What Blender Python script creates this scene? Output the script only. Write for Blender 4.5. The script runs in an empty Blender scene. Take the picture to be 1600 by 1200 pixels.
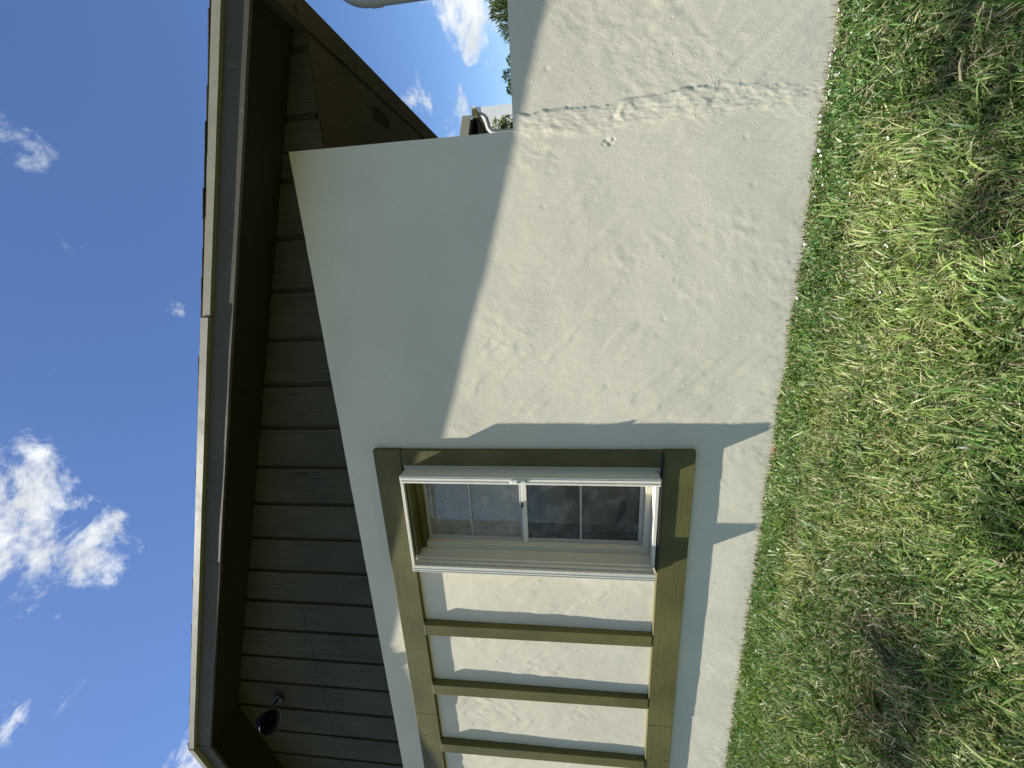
import bpy, bmesh, math
import numpy as np
from mathutils import Matrix, Vector

# ------------------------------------------------------------------ camera, world, sun, exposure
scene = bpy.context.scene
C = scene.collection
R = math.radians
EYE = (0.0, -2.37, 1.28)
cam_d = bpy.data.cameras.new("camera")
cam_d.sensor_fit = 'HORIZONTAL'
cam_d.sensor_width = 36.0
cam_d.lens = 14.12
cam_d.clip_start = 0.02
cam_d.clip_end = 2000
cam = bpy.data.objects.new("camera", cam_d)
C.objects.link(cam)
# the phone was held on its side: picture-right is down, picture-up is the wall's right
RIGHT = Vector((0.957164, 0.289102, -0.016024))
DOWN = Vector((-0.050362, 0.111732, -0.992461))
FWD = Vector((-0.285132, 0.950756, 0.121506))
m = Matrix((DOWN, RIGHT, -FWD)).transposed().to_4x4()
m.translation = EYE
cam.matrix_world = m
scene.camera = cam

SUN = Vector((-2.30, -1.0, 4.70)).normalized()        # towards the sun
EXPOSURE = 1.0
SKY_STRENGTH = 0.062

scene.view_settings.view_transform = 'Standard'
scene.view_settings.look = 'None'
scene.view_settings.exposure = EXPOSURE
scene.view_settings.gamma = 1.0
scene.view_settings.use_curve_mapping = False
scene.cycles.use_denoising = True
scene.cycles.max_bounces = 5
scene.cycles.diffuse_bounces = 3
scene.cycles.glossy_bounces = 3
scene.cycles.caustics_reflective = False
scene.cycles.caustics_refractive = False
scene.cycles.transparent_max_bounces = 12

sun_d = bpy.data.lights.new("sun", 'SUN')
sun_d.energy = 5.0
sun_d.angle = R(0.53)
sun_d.color = (1.0, 0.955, 0.885)
sun = bpy.data.objects.new("sun", sun_d)
sun.rotation_euler = SUN.to_track_quat('Z', 'Y').to_euler()
sun.location = (-6, -4, 12)
C.objects.link(sun)


class NT:
    """small node-tree helper"""
    def __init__(self, tree):
        self.t = tree
    def n(self, typ, **kw):
        nd = self.t.nodes.new(typ)
        for k, v in kw.items():
            if k.startswith('i_'):
                key = k[2:]
                key = int(key) if key.isdigit() else key.replace('_', ' ')
                nd.inputs[key].default_value = v
            else:
                setattr(nd, k, v)
        return nd
    def l(self, a, b):
        self.t.links.new(a, b)
    def math(self, op, a, b=None, clamp=False):
        nd = self.t.nodes.new('ShaderNodeMath')
        nd.operation = op
        nd.use_clamp = clamp
        for i, v in enumerate((a, b)):
            if v is None:
                continue
            if isinstance(v, (int, float)):
                nd.inputs[i].default_value = v
            else:
                self.l(v, nd.inputs[i])
        return nd.outputs[0]
    def smooth(self, v, a, b, lo=0.0, hi=1.0):
        nd = self.t.nodes.new('ShaderNodeMapRange')
        nd.interpolation_type = 'SMOOTHSTEP'
        nd.inputs['From Min'].default_value = a
        nd.inputs['From Max'].default_value = b
        nd.inputs['To Min'].default_value = lo
        nd.inputs['To Max'].default_value = hi
        self.l(v, nd.inputs['Value'])
        return nd.outputs['Result']
    def noise(self, vec, scale, detail=4, rough=0.55, dist=0.0):
        nd = self.n('ShaderNodeTexNoise', i_Scale=scale, i_Detail=detail, i_Roughness=rough, i_Distortion=dist)
        if vec is not None:
            self.l(vec, nd.inputs['Vector'])
        return nd.outputs['Fac']
    def mapping(self, vec, scale=(1, 1, 1), loc=(0, 0, 0), rot=(0, 0, 0)):
        nd = self.n('ShaderNodeMapping')
        nd.inputs['Scale'].default_value = scale
        nd.inputs['Location'].default_value = loc
        nd.inputs['Rotation'].default_value = rot
        self.l(vec, nd.inputs['Vector'])
        return nd.outputs[0]
    def mix(self, fac, a, b, mode='MIX'):
        nd = self.n('ShaderNodeMix', data_type='RGBA', blend_type=mode)
        for sock, v in ((nd.inputs[0], fac), (nd.inputs[6], a), (nd.inputs[7], b)):
            if isinstance(v, (int, float)):
                sock.default_value = v
            elif isinstance(v, (tuple, list)):
                sock.default_value = (*v, 1.0) if len(v) == 3 else v
            else:
                self.l(v, sock)
        return nd.outputs[2]


world = bpy.data.worlds.new("World")
scene.world = world
world.use_nodes = True
world.node_tree.nodes.clear()
W = NT(world.node_tree)
sky = W.n('ShaderNodeTexSky', sky_type='NISHITA', sun_disc=False)
sky.sun_elevation = math.asin(SUN.z)
sky.sun_rotation = math.atan2(SUN.x, SUN.y)
sky.altitude = 50
sky.air_density = 1.0
sky.dust_density = 0.35
sky.ozone_density = 2.2
co = W.n('ShaderNodeTexCoord').outputs['Generated']
nrm = W.n('ShaderNodeVectorMath', operation='NORMALIZE')
W.l(co, nrm.inputs[0])
dirv = nrm.outputs[0]
# cumulus banks: direction, angular radius (deg), weight
BANKS = [((-0.325, 0.430, 0.842), 7.0, 0.27), ((-0.30, 0.38, 0.87), 9.0, 0.29), ((-0.405, 0.47, 0.783), 4.6, 0.20), ((-0.44, 0.465, 0.768), 3.2, 0.19), ((-0.345, 0.485, 0.803), 3.4, 0.15),
         ((0.20, 0.572, 0.795), 3.2, 0.24), ((-0.0536, 0.6908, 0.721), 1.5, 0.19), ((-0.535, 0.32, 0.78), 5.0, 0.17),
         ((-0.491, 0.384, 0.782), 2.6, 0.14), ((-0.735, 0.362, 0.573), 4, 0.26),
         ((0.425, 0.893, 0.150), 3.4, 0.26), ((0.388, 0.912, 0.132), 2.6, 0.22), ((0.47, 0.865, 0.18), 4.5, 0.28), ((0.56, 0.80, 0.16), 8, 0.26),
         ((0.345, 0.896, 0.282), 3.2, 0.12), ((0.31, 0.926, 0.214), 3.0, 0.12), ((0.32, 0.907, 0.273), 2.4, 0.12),
         ((0.8, -0.4, 0.45), 20, 0.22), ((-0.75, -0.5, 0.42), 18, 0.22), ((-0.1, -0.93, 0.36), 18, 0.22),
         ((0.75, 0.35, 0.56), 12, 0.22), ((-0.93, 0.2, 0.30), 12, 0.22)]
bias = None
for d, rad, wt in BANKS:
    dv = Vector(d).normalized()
    dp = W.n('ShaderNodeVectorMath', operation='DOT_PRODUCT')
    W.l(dirv, dp.inputs[0])
    dp.inputs[1].default_value = dv
    b = W.smooth(dp.outputs['Value'], math.cos(R(rad * 1.25)), math.cos(R(rad * 0.15)), 0.0, wt)
    bias = b if bias is None else W.math('MAXIMUM', bias, b)
wm = W.mapping(dirv, (1, 1, 1.5), (3.1, 1.7, 0.4))
f1 = W.noise(wm, 10, 8, 0.66, 0.40)
f = f1
dens = W.smooth(W.math('ADD', f, bias), 0.650, 0.86)
dens = W.math('POWER', dens, 0.9)
shade = W.smooth(W.noise(W.mapping(dirv, (1, 1, 1.5), (3.14, 1.74, 0.5)), 13, 4, 0.6), 0.3, 0.7, 0.80, 1.08)
ccol = W.mix(1.0, (8.2, 8.5, 8.6), shade, 'MULTIPLY')
ccn = ccol
# the photograph's deeper blue
skyc = W.mix(1.0, sky.outputs['Color'], (0.87, 1.045, 1.32), 'MULTIPLY')
wcol = W.mix(W.math('MULTIPLY', dens, 0.93), skyc, ccn)
bg = W.n('ShaderNodeBackground', i_Strength=SKY_STRENGTH)
W.l(wcol, bg.inputs['Color'])
wo = W.n('ShaderNodeOutputWorld')
W.l(bg.outputs[0], wo.inputs['Surface'])

# ------------------------------------------------------------------ materials
def new_mat(name):
    mt = bpy.data.materials.new(name)
    mt.use_nodes = True
    mt.node_tree.nodes.clear()
    k = NT(mt.node_tree)
    bsdf = k.n('ShaderNodeBsdfPrincipled')
    out = k.n('ShaderNodeOutputMaterial')
    k.l(bsdf.outputs[0], out.inputs['Surface'])
    pos = k.n('ShaderNodeTexCoord').outputs['Object']
    return mt, k, bsdf, pos


def bump(k, bsdf, layers):
    """layers: list of (height socket, metres)"""
    tot = None
    for hgt, amp in layers:
        q = k.math('MULTIPLY', hgt, amp * 1000.0)
        tot = q if tot is None else k.math('ADD', tot, q)
    b = k.n('ShaderNodeBump', i_Strength=1.0, i_Distance=0.001)
    k.l(tot, b.inputs['Height'])
    k.l(b.outputs[0], bsdf.inputs['Normal'])


def mat_stucco(name, col):
    mt, k, bsdf, pos = new_mat(name)
    big = k.noise(pos, 1.3, 5, 0.55)
    mid = k.noise(pos, 9, 5, 0.6)
    c = k.mix(k.smooth(big, 0.3, 0.7), tuple(v * 0.94 for v in col), tuple(min(1, v * 1.05) for v in col))
    c = k.mix(k.math('MULTIPLY', k.smooth(mid, 0.5, 0.75), 0.14), c, (col[0] * 0.86, col[1] * 0.85, col[2] * 0.80))
    # splash-back dirt low on the wall
    sep = k.n('ShaderNodeSeparateXYZ')
    k.l(pos, sep.inputs[0])
    low = k.smooth(sep.outputs['Z'], 0.02, 0.22, 1.0, 0.0)
    dirt = k.math('MULTIPLY', low, k.smooth(k.noise(pos, 24, 6, 0.65), 0.42, 0.72, 0.0, 0.34))
    c = k.mix(dirt, c, (0.30, 0.27, 0.19))
    # tiny dark specks
    sp = k.smooth(k.noise(pos, 130, 2, 0.5), 0.76, 0.80)
    c = k.mix(k.math('MULTIPLY', sp, 0.30), c, (0.20, 0.19, 0.15))
    k.l(c, bsdf.inputs['Base Color'])
    bsdf.inputs['Roughness'].default_value = 0.82
    bsdf.inputs['Specular IOR Level'].default_value = 0.25
    patch = k.smooth(k.noise(pos, 5.0, 3, 0.6, 0.3), 0.40, 0.66)
    grit = k.math('MULTIPLY', k.noise(pos, 150, 3, 0.62), k.math('ADD', k.math('MULTIPLY', patch, 1.0), 0.45))
    fine = k.noise(k.mapping(pos, (1, 1, 0.45), rot=(0, R(25), 0)), 60, 3, 0.6)
    crumb = k.math('MULTIPLY', k.smooth(k.noise(pos, 62, 2, 0.5), 0.66, 0.80), k.math('ADD', patch, 0.25))
    # hairline cracks
    vor = k.n('ShaderNodeTexVoronoi', feature='DISTANCE_TO_EDGE', i_Scale=1.9)
    wob = k.n('ShaderNodeTexNoise', i_Scale=9.0, i_Detail=4.0)
    k.l(pos, wob.inputs['Vector'])
    va = k.n('ShaderNodeVectorMath', operation='MULTIPLY_ADD')
    k.l(wob.outputs['Color'], va.inputs[0])
    va.inputs[1].default_value = (0.26, 0.26, 0.26)
    k.l(pos, va.inputs[2])
    k.l(va.outputs[0], vor.inputs['Vector'])
    crk = k.smooth(vor.outputs['Distance'], 0.0, 0.0028, 1.0, 0.0)
    crk = k.math('MULTIPLY', crk, k.smooth(big, 0.52, 0.58))
    bump(k, bsdf, [(grit, 0.0008), (fine, 0.0008), (crumb, 0.0020), (crk, -0.0005)])
    c2 = k.mix(k.math('MULTIPLY', crk, 0.35), c, tuple(v * 0.45 for v in col))
    k.l(c2, bsdf.inputs['Base Color'])
    return mt


def mat_paint(name, col, rough=0.55, grain=(3, 3, 0.35), wear=0.25, amp=0.0006, streak=0.0, peel=0.0):
    """painted wood / board: grain along the small-scale axis"""
    mt, k, bsdf, pos = new_mat(name)
    big = k.noise(pos, 2.1, 4, 0.6)
    g = k.noise(k.mapping(pos, grain), 22, 6, 0.65)
    c = k.mix(k.smooth(big, 0.3, 0.72), tuple(v * (1 - wear * 0.5) for v in col), tuple(v * (1 + wear * 0.35) for v in col))
    c = k.mix(k.math('MULTIPLY', k.smooth(g, 0.5, 0.8), wear), c, tuple(v * 0.55 for v in col))
    if streak:
        st = k.noise(k.mapping(pos, (grain[0] * 1.0, grain[1], grain[2] * 0.5)), 34, 3, 0.7)
        msk = k.smooth(k.noise(pos, 2.8, 4, 0.6), 0.44, 0.62)
        s = k.math('MULTIPLY', k.smooth(st, 0.53, 0.60), msk)
        c = k.mix(k.math('MULTIPLY', s, streak), c, (0.008, 0.008, 0.006))
        mold = k.math('MULTIPLY', k.smooth(k.noise(pos, 11, 6, 0.7), 0.55, 0.70), k.smooth(k.noise(pos, 1.6, 3), 0.45, 0.65))
        c = k.mix(k.math('MULTIPLY', mold, streak * 0.8), c, (0.03, 0.03, 0.027))
    if peel:
        pl = k.smooth(k.noise(pos, 26, 5, 0.65), 0.66, 0.70)
        c = k.mix(k.math('MULTIPLY', pl, peel), c, (0.42, 0.40, 0.34))
    sp = k.smooth(k.noise(pos, 48, 2, 0.5), 0.745, 0.77)
    c = k.mix(k.math('MULTIPLY', sp, 0.6), c, tuple(v * 0.25 for v in col))
    k.l(c, bsdf.inputs['Base Color'])
    k.l(k.smooth(g, 0.2, 0.8, rough - 0.08, rough + 0.12), bsdf.inputs['Roughness'])
    bsdf.inputs['Specular IOR Level'].default_value = 0.16
    bump(k, bsdf, [(g, amp)])
    return mt


def mat_metal_paint(name, col, rough=0.4, dirt=0.25, spec=0.45):
    mt, k, bsdf, pos = new_mat(name)
    n1 = k.noise(pos, 6, 5, 0.65)
    n2 = k.noise(k.mapping(pos, (2, 2, 0.5)), 30, 5, 0.6)
    c = k.mix(k.math('MULTIPLY', k.smooth(n1, 0.42, 0.72), dirt), col, tuple(v * 0.62 for v in col))
    c = k.mix(k.math('MULTIPLY', k.smooth(n2, 0.58, 0.75), dirt), c, tuple(v * 0.5 for v in col))
    k.l(c, bsdf.inputs['Base Color'])
    k.l(k.smooth(n1, 0.3, 0.7, rough - 0.06, rough + 0.12), bsdf.inputs['Roughness'])
    bsdf.inputs['Specular IOR Level'].default_value = spec
    bump(k, bsdf, [(k.noise(pos, 9, 3), 0.0015)])
    return mt


M = {}
M['stucco'] = mat_stucco('stucco_paint', (0.682, 0.622, 0.470))
M['white_stucco'] = mat_stucco('white_stucco_paint', (0.78, 0.78, 0.74))
M['olive_h'] = mat_paint('olive_trim_paint_across', (0.126, 0.111, 0.040), grain=(0.22, 3, 3), wear=0.42, amp=0.0013)
M['olive_v'] = mat_paint('olive_trim_paint_upright', (0.126, 0.111, 0.040), grain=(3, 3, 0.22), wear=0.42, amp=0.0013)
M['siding'] = mat_paint('weathered_olive_siding', (0.058, 0.052, 0.028), rough=0.7, grain=(3.2, 3, 0.16), wear=0.35, amp=0.0009, streak=0.65)
M['siding_back'] = mat_paint('siding_channel', (0.050, 0.043, 0.022), rough=0.8, grain=(3, 3, 0.2))
M['fascia'] = mat_paint('grey_fascia_paint', (0.088, 0.080, 0.056), rough=0.6, grain=(0.3, 3, 3), peel=0.25)
M['brown'] = mat_paint('brown_eave_paint', (0.058, 0.045, 0.022), rough=0.6, grain=(3, 0.3, 3))
M['soffit'] = mat_paint('dark_olive_soffit_paint', (0.026, 0.022, 0.008), rough=0.65, grain=(0.3, 3, 3))
M['drip'] = mat_metal_paint('tan_drip_edge_paint', (0.27, 0.245, 0.165), 0.5, 0.4)
M['alu'] = mat_metal_paint('white_aluminium', (0.70, 0.66, 0.53), 0.38, 0.22)
M['grey_frame'] = mat_metal_paint('grey_window_metal', (0.40, 0.39, 0.34), 0.35, 0.3)
M['cream'] = mat_paint('cream_jamb_paint', (0.56, 0.53, 0.40), rough=0.6, grain=(3, 3, 0.3), wear=0.15)
M['black'] = mat_metal_paint('black_lamp_metal', (0.022, 0.024, 0.026), 0.30, 0.3, 0.6)
M['pipe'] = mat_metal_paint('off_white_pipe_paint', (0.52, 0.51, 0.46), 0.5, 0.4)
M['dark'] = mat_metal_paint('dark_room_paint', (0.05, 0.05, 0.05), 0.9, 0.1)
M['blind'] = mat_metal_paint('pale_blind_cloth', (0.74, 0.71, 0.58), 0.85, 0.15)
M['rubber'] = mat_metal_paint('black_gasket', (0.02, 0.02, 0.02), 0.6, 0.2)
M['lens'] = mat_metal_paint('dark_lamp_lens', (0.004, 0.004, 0.004), 0.5, 0.1, 0.05)
M['orange'] = mat_metal_paint('orange_cable_plastic', (0.50, 0.15, 0.05), 0.55, 0.3)
M['roof'] = mat_paint('dark_shingle', (0.075, 0.070, 0.065), rough=0.95, grain=(3, 3, 3), amp=0.002)


def mat_glass(name, tint, alpha, film_col=(0.42, 0.395, 0.32)):
    mt, k, bsdf, pos = new_mat(name)
    out = [n for n in k.t.nodes if n.type == 'OUTPUT_MATERIAL'][0]
    gl = k.n('ShaderNodeBsdfGlossy', i_Roughness=0.02)
    gl.inputs['Color'].default_value = (0.95, 0.95, 0.90, 1)
    tr = k.n('ShaderNodeBsdfTransparent')
    tr.inputs['Color'].default_value = (*tint, 1)
    dif = k.n('ShaderNodeBsdfDiffuse')
    dif.inputs['Color'].default_value = (*film_col, 1)
    film = k.smooth(k.noise(pos, 5.5, 5, 0.62, 0.2), 0.40, 0.68, alpha * 0.55, alpha * 1.7)  # pale patches paint a broken reflection into the dirty-glass film
    m1 = k.n('ShaderNodeMixShader')
    k.l(film, m1.inputs[0]); k.l(tr.outputs[0], m1.inputs[1]); k.l(dif.outputs[0], m1.inputs[2])
    fr = k.n('ShaderNodeFresnel', i_IOR=1.55)
    b = k.n('ShaderNodeBump', i_Strength=1.0, i_Distance=0.0012)
    k.l(k.noise(pos, 3.5, 2), b.inputs['Height'])
    k.l(b.outputs[0], gl.inputs['Normal'])
    fac = k.math('MULTIPLY', fr.outputs[0], 0.6, clamp=True)
    m2 = k.n('ShaderNodeMixShader')
    k.l(fac, m2.inputs[0]); k.l(m1.outputs[0], m2.inputs[1]); k.l(gl.outputs[0], m2.inputs[2])
    k.l(m2.outputs[0], out.inputs['Surface'])
    k.t.nodes.remove(bsdf)
    return mt


M['glass'] = mat_glass('window_glass', (0.92, 0.92, 0.87), 0.42)
M['screen'] = mat_glass('screened_glass', (0.30, 0.33, 0.34), 0.20, (0.34, 0.355, 0.34))


def mat_leaf(name, attr=True, col=(0.08, 0.13, 0.03), trans=0.35, rough=0.55):
    mt, k, bsdf, pos = new_mat(name)
    out = [n for n in k.t.nodes if n.type == 'OUTPUT_MATERIAL'][0]
    a = k.n('ShaderNodeAttribute', attribute_name='tint')
    c = a.outputs['Color']
    k.l(c, bsdf.inputs['Base Color'])
    bsdf.inputs['Roughness'].default_value = rough
    bsdf.inputs['Specular IOR Level'].default_value = 0.35
    tl = k.n('ShaderNodeBsdfTranslucent')
    tc = k.mix(1.0, c, (1.15, 1.25, 0.6), 'MULTIPLY')
    k.l(tc, tl.inputs['Color'])
    mx = k.n('ShaderNodeMixShader')
    mx.inputs[0].default_value = trans
    k.l(bsdf.outputs[0], mx.inputs[1]); k.l(tl.outputs[0], mx.inputs[2])
    k.l(mx.outputs[0], out.inputs['Surface'])
    return mt


M['grass'] = mat_leaf('lawn_grass_blades', trans=0.30, rough=0.40)
M['leaf'] = mat_leaf('shrub_leaves', trans=0.25)


def mat_soil():
    mt, k, bsdf, pos = new_mat('thatch_and_soil')
    n = k.noise(pos, 38, 7, 0.7)
    n2 = k.noise(pos, 3.2, 5, 0.6)
    c = k.mix(k.smooth(n, 0.35, 0.7), (0.045, 0.040, 0.018), (0.17, 0.15, 0.07))
    c = k.mix(k.smooth(n2, 0.35, 0.66), c, (0.13, 0.15, 0.045))
    sep = k.n('ShaderNodeSeparateXYZ')
    k.l(pos, sep.inputs[0])
    inside = k.math('MULTIPLY', k.smooth(sep.outputs['Y'], -4.2, -3.4), k.math('MULTIPLY', k.smooth(sep.outputs['X'], -7.9, -7.1), k.smooth(sep.outputs['X'], 3.6, 4.4, 1.0, 0.0)))
    bare = k.mix(k.smooth(n, 0.35, 0.75), (0.022, 0.018, 0.010), (0.085, 0.070, 0.038))
    c = k.mix(inside, c, bare)
    k.l(c, bsdf.inputs['Base Color'])
    bsdf.inputs['Roughness'].default_value = 0.95
    bump(k, bsdf, [(n, 0.012)])
    return mt


M['soil'] = mat_soil()


def mat_bark():
    mt, k, bsdf, pos = new_mat('shrub_bark')
    n = k.noise(k.mapping(pos, (3, 3, 0.6)), 20, 6, 0.7)
    k.l(k.mix(n, (0.05, 0.035, 0.02), (0.16, 0.12, 0.08)), bsdf.inputs['Base Color'])
    bsdf.inputs['Roughness'].default_value = 0.9
    bump(k, bsdf, [(n, 0.01)])
    return mt


M['bark'] = mat_bark()

# ------------------------------------------------------------------ mesh helpers
class MB:
    def __init__(self):
        self.v, self.f = [], []
    def add(self, verts, faces):
        o = len(self.v)
        self.v += [tuple(p) for p in verts]
        self.f += [tuple(i + o for i in q) for q in faces]
        return self
    def box(self, x0, x1, y0, y1, z0, z1):
        v = [(x, y, z) for z in (z0, z1) for y in (y0, y1) for x in (x0, x1)]
        return self.add(v, [(0, 2, 3, 1), (4, 5, 7, 6), (0, 1, 5, 4), (2, 6, 7, 3), (0, 4, 6, 2), (1, 3, 7, 5)])
    def prism(self, poly, y0, y1):
        """poly in (x, z), counter-clockwise seen from -y; extruded y0..y1"""
        n = len(poly)
        v = [(x, y0, z) for x, z in poly] + [(x, y1, z) for x, z in poly]
        f = [tuple(range(n)), tuple(range(2 * n - 1, n - 1, -1))]
        f += [(i, i + n, (i + 1) % n + n, (i + 1) % n) for i in range(n)]
        return self.add(v, f)
    def prism_y(self, poly, a, b):
        """poly in (y, z) extruded along x a..b"""
        n = len(poly)
        v = [(a, y, z) for y, z in poly] + [(b, y, z) for y, z in poly]
        f = [tuple(range(n)), tuple(range(2 * n - 1, n - 1, -1))]
        f += [(i, i + n, (i + 1) % n + n, (i + 1) % n) for i in range(n)]
        return self.add(v, f)
    def tube(self, pts, r, seg=14, cap=True):
        pts = [Vector(p) for p in pts]
        rs = r if isinstance(r, (list, tuple)) else [r] * len(pts)
        rings = []
        up = Vector((0.13, 0.2, 1)).normalized()
        t0 = (pts[1] - pts[0]).normalized()
        a = t0.orthogonal().normalized()
        for i, p in enumerate(pts):
            t = ((pts[min(i + 1, len(pts) - 1)] - pts[max(i - 1, 0)])).normalized()
            a = (a - t * a.dot(t)).normalized()
            b = t.cross(a)
            rings.append([p + (a * math.cos(2 * math.pi * j / seg) + b * math.sin(2 * math.pi * j / seg)) * rs[i] for j in range(seg)])
        v = [q for ring in rings for q in ring]
        f = []
        for i in range(len(pts) - 1):
            for j in range(seg):
                f.append((i * seg + j, i * seg + (j + 1) % seg, (i + 1) * seg + (j + 1) % seg, (i + 1) * seg + j))
        if cap:
            f.append(tuple(range(seg - 1, -1, -1)))
            f.append(tuple(range((len(pts) - 1) * seg, len(pts) * seg)))
        return self.add(v, f)
    def build(self, name, mt, parent=None, bevel=0.0, smooth=False, kind=None):
        me = bpy.data.meshes.new(name)
        me.from_pydata(self.v, [], self.f)
        bm = bmesh.new()
        bm.from_mesh(me)
        bmesh.ops.recalc_face_normals(bm, faces=bm.faces)
        if bevel:
            bmesh.ops.bevel(bm, geom=[e for e in bm.edges if e.calc_face_angle(0) > 0.6], offset=bevel, segments=1, affect='EDGES', clamp_overlap=True)
        bm.to_mesh(me)
        bm.free()
        me.materials.append(mt)
        if smooth:
            me.shade_smooth()
        o = bpy.data.objects.new(name, me)
        C.objects.link(o)
        if parent is not None:
            o.parent = parent
        if kind:
            o['kind'] = kind
        return o


def tag(o, label, cat, group=None):
    o['label'] = label
    o['category'] = cat
    if group:
        o['group'] = group
    return o


def empty(name, loc=(0, 0, 0)):
    o = bpy.data.objects.new(name, None)
    o.location = loc
    C.objects.link(o)
    return o


class VN:
    """value noise on a lattice, numpy"""
    def __init__(self, seed):
        self.t = np.random.default_rng(seed).random((256, 256))
    def at(self, x, y):
        xi, yi = np.floor(x).astype(int), np.floor(y).astype(int)
        fx, fy = x - xi, y - yi
        fx, fy = fx * fx * fx * (fx * (fx * 6 - 15) + 10), fy * fy * fy * (fy * (fy * 6 - 15) + 10)
        g = lambda a, b: self.t[a % 256, b % 256]
        return (g(xi, yi) * (1 - fx) + g(xi + 1, yi) * fx) * (1 - fy) + (g(xi, yi + 1) * (1 - fx) + g(xi + 1, yi + 1) * fx) * fy
    def fbm(self, x, y, oct=4, gain=0.5):
        s, a, t = 0, 1.0, 0
        for i in range(oct):
            s = s + a * (self.at(x * 2 ** i + 17.3 * i, y * 2 ** i + 5.1 * i) - 0.5)
            t += a
            a *= gain
        return s / t


def sstep(v, a, b):
    t = np.clip((v - a) / (b - a), 0, 1)
    return t * t * (3 - 2 * t)

# ------------------------------------------------------------------ ground
GZ = -0.012
gm = MB()
gm.add([(-150, -150, GZ), (150, -150, GZ), (150, 150, GZ), (-150, 150, GZ)], [(0, 1, 2, 3)])
ground = gm.build('ground', M['soil'])
ground['kind'] = 'structure'

# ------------------------------------------------------------------ stucco relief (metres towards the viewer)
n_a, n_b, n_c, n_d, n_e = VN(11), VN(12), VN(13), VN(14), VN(15)
_r = np.random.default_rng(5)
PITS = np.column_stack([_r.uniform(-4.4, 1.6, 330), _r.uniform(0.05, 2.0, 330), _r.uniform(0.004, 0.011, 330), _r.uniform(-0.0020, 0.0013, 330)])


def relief(x, z):
    h = 0.0058 * n_a.fbm(x * 1.6, z * 2.2, 3)
    h = h + 0.0042 * n_b.fbm(x * 4.5 + z * 1.2, z * 3.0, 4, 0.5)
    rough = sstep(n_c.fbm(x * 2.6, z * 2.6, 3), 0.04, 0.20)
    h = h + (0.0004 + 0.0024 * rough) * n_d.fbm(x * 24 - z * 7, z * 15, 3, 0.6)
    # trowel strokes, slanting
    tr = n_e.fbm((x * 0.8 + z * 0.6) * 18, (z * 0.8 - x * 0.6) * 3, 2)
    h = h + 0.0017 * sstep(tr, 0.06, 0.18) * sstep(n_c.fbm(x * 1.4 + 9, z * 1.4, 2), 0.0, 0.2)
    # plaster patch over the joint of house and garden wall
    wob = 0.060 * n_b.fbm(z * 3.6, z * 0 + 4.0, 5, 0.68) + 0.030 * n_d.fbm(z * 14, z * 0 + 2.0, 4, 0.65)
    c0 = 0.712 + 0.012 * np.sin(z * 3.4 + 0.6)
    hw = 0.046 + 0.040 * n_a.fbm(z * 2.7, z * 0 + 9.0, 3)
    dx = x - (c0 + wob)
    edge = 1 - sstep(dx, hw - 0.011, hw + 0.001)
    left = sstep(dx, -hw - 0.035, -hw + 0.02)
    body = edge * left
    amp = 0.0026 * (0.35 + 1.1 * sstep(n_a.fbm(z * 3 + 31, z * 0 + 1.0, 2), -0.15, 0.2)) * sstep(z, -0.2, 0.05)
    h = h + body * (amp + 0.0042 * n_d.fbm(x * 30, z * 15, 3, 0.65) + 0.0022 * n_b.fbm(x * 85, z * 40, 2))
    # a lump with a curl
    rr = np.hypot((x - 0.70) / 0.9, z - 0.93)
    h = h + 0.0030 * np.exp(-((rr - 0.035) / 0.014) ** 2) * sstep(x - 0.70 + (z - .93) * .6, -0.03, 0.03)
    for px, pz, pr, pa in PITS:
        d2 = ((x - px) ** 2 + (z - pz) ** 2) / (pr * pr)
        m_ = d2 < 9
        if m_.any():
            h = h + np.where(m_, pa * np.exp(-d2), 0)
    # a scuffed gouge
    g = np.exp(-(((x - 0.575 - 0.012 * np.sin(z * 160)) / 0.007) ** 2)) * sstep(z, 0.985, 0.995) * (1 - sstep(z, 1.04, 1.055))
    return h - 0.004 * g


def relief_wall(mb, xs, zs, hole=None, skirt=0.05):
    X, Z = np.meshgrid(xs, zs, indexing='ij')
    H = relief(X, Z)
    nx, nz = len(xs), len(zs)
    base = len(mb.v)
    mb.v += list(map(tuple, np.column_stack([X.ravel(), -H.ravel(), Z.ravel()])))
    for i in range(nx - 1):
        for j in range(nz - 1):
            if hole:
                cx, cz = (xs[i] + xs[i + 1]) / 2, (zs[j] + zs[j + 1]) / 2
                if hole[0] < cx < hole[1] and hole[2] < cz < hole[3]:
                    continue
            a = base + i * nz + j
            mb.f.append((a, a + nz, a + nz + 1, a + 1))
    # returned edges: right side, left side and top
    def strip(idx):
        s = len(mb.v)
        for q in idx:
            p = mb.v[base + q]
            mb.v.append((p[0], skirt, p[2]))
        for q in range(len(idx) - 1):
            mb.f.append((base + idx[q], base + idx[q + 1], s + q + 1, s + q))
    strip([(nx - 1) * nz + j for j in range(nz)])
    strip([j for j in range(nz)][::-1])
    strip([i * nz + nz - 1 for i in range(nx)][::-1])


# ------------------------------------------------------------------ the house
CX = 0.664                 # house corner
ST = 2.770                 # top of stucco
SL = 1.0 / 3.0             # roof slope
PEAK = -3.745
LX = 2 * PEAK - CX         # far corner
RO = 0.332                 # rake overhang
BACK = 7.0
def rz(x, z0):             # height on a line parallel to the right-hand rake
    return z0 - SL * x if x >= PEAK else z0 - SL * (2 * PEAK - x)
Z_F, Z_S, Z_T = 3.002, 3.029, 3.176   # rake board foot, soffit, roof top at x = 0
EAVE_X = 1.244
EAVE_Z = 2.567

house = empty('house', (0, 0, 0))
tag(house, 'pale stucco house gable with dark siding, olive timber trim and one tall window', 'house')

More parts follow.
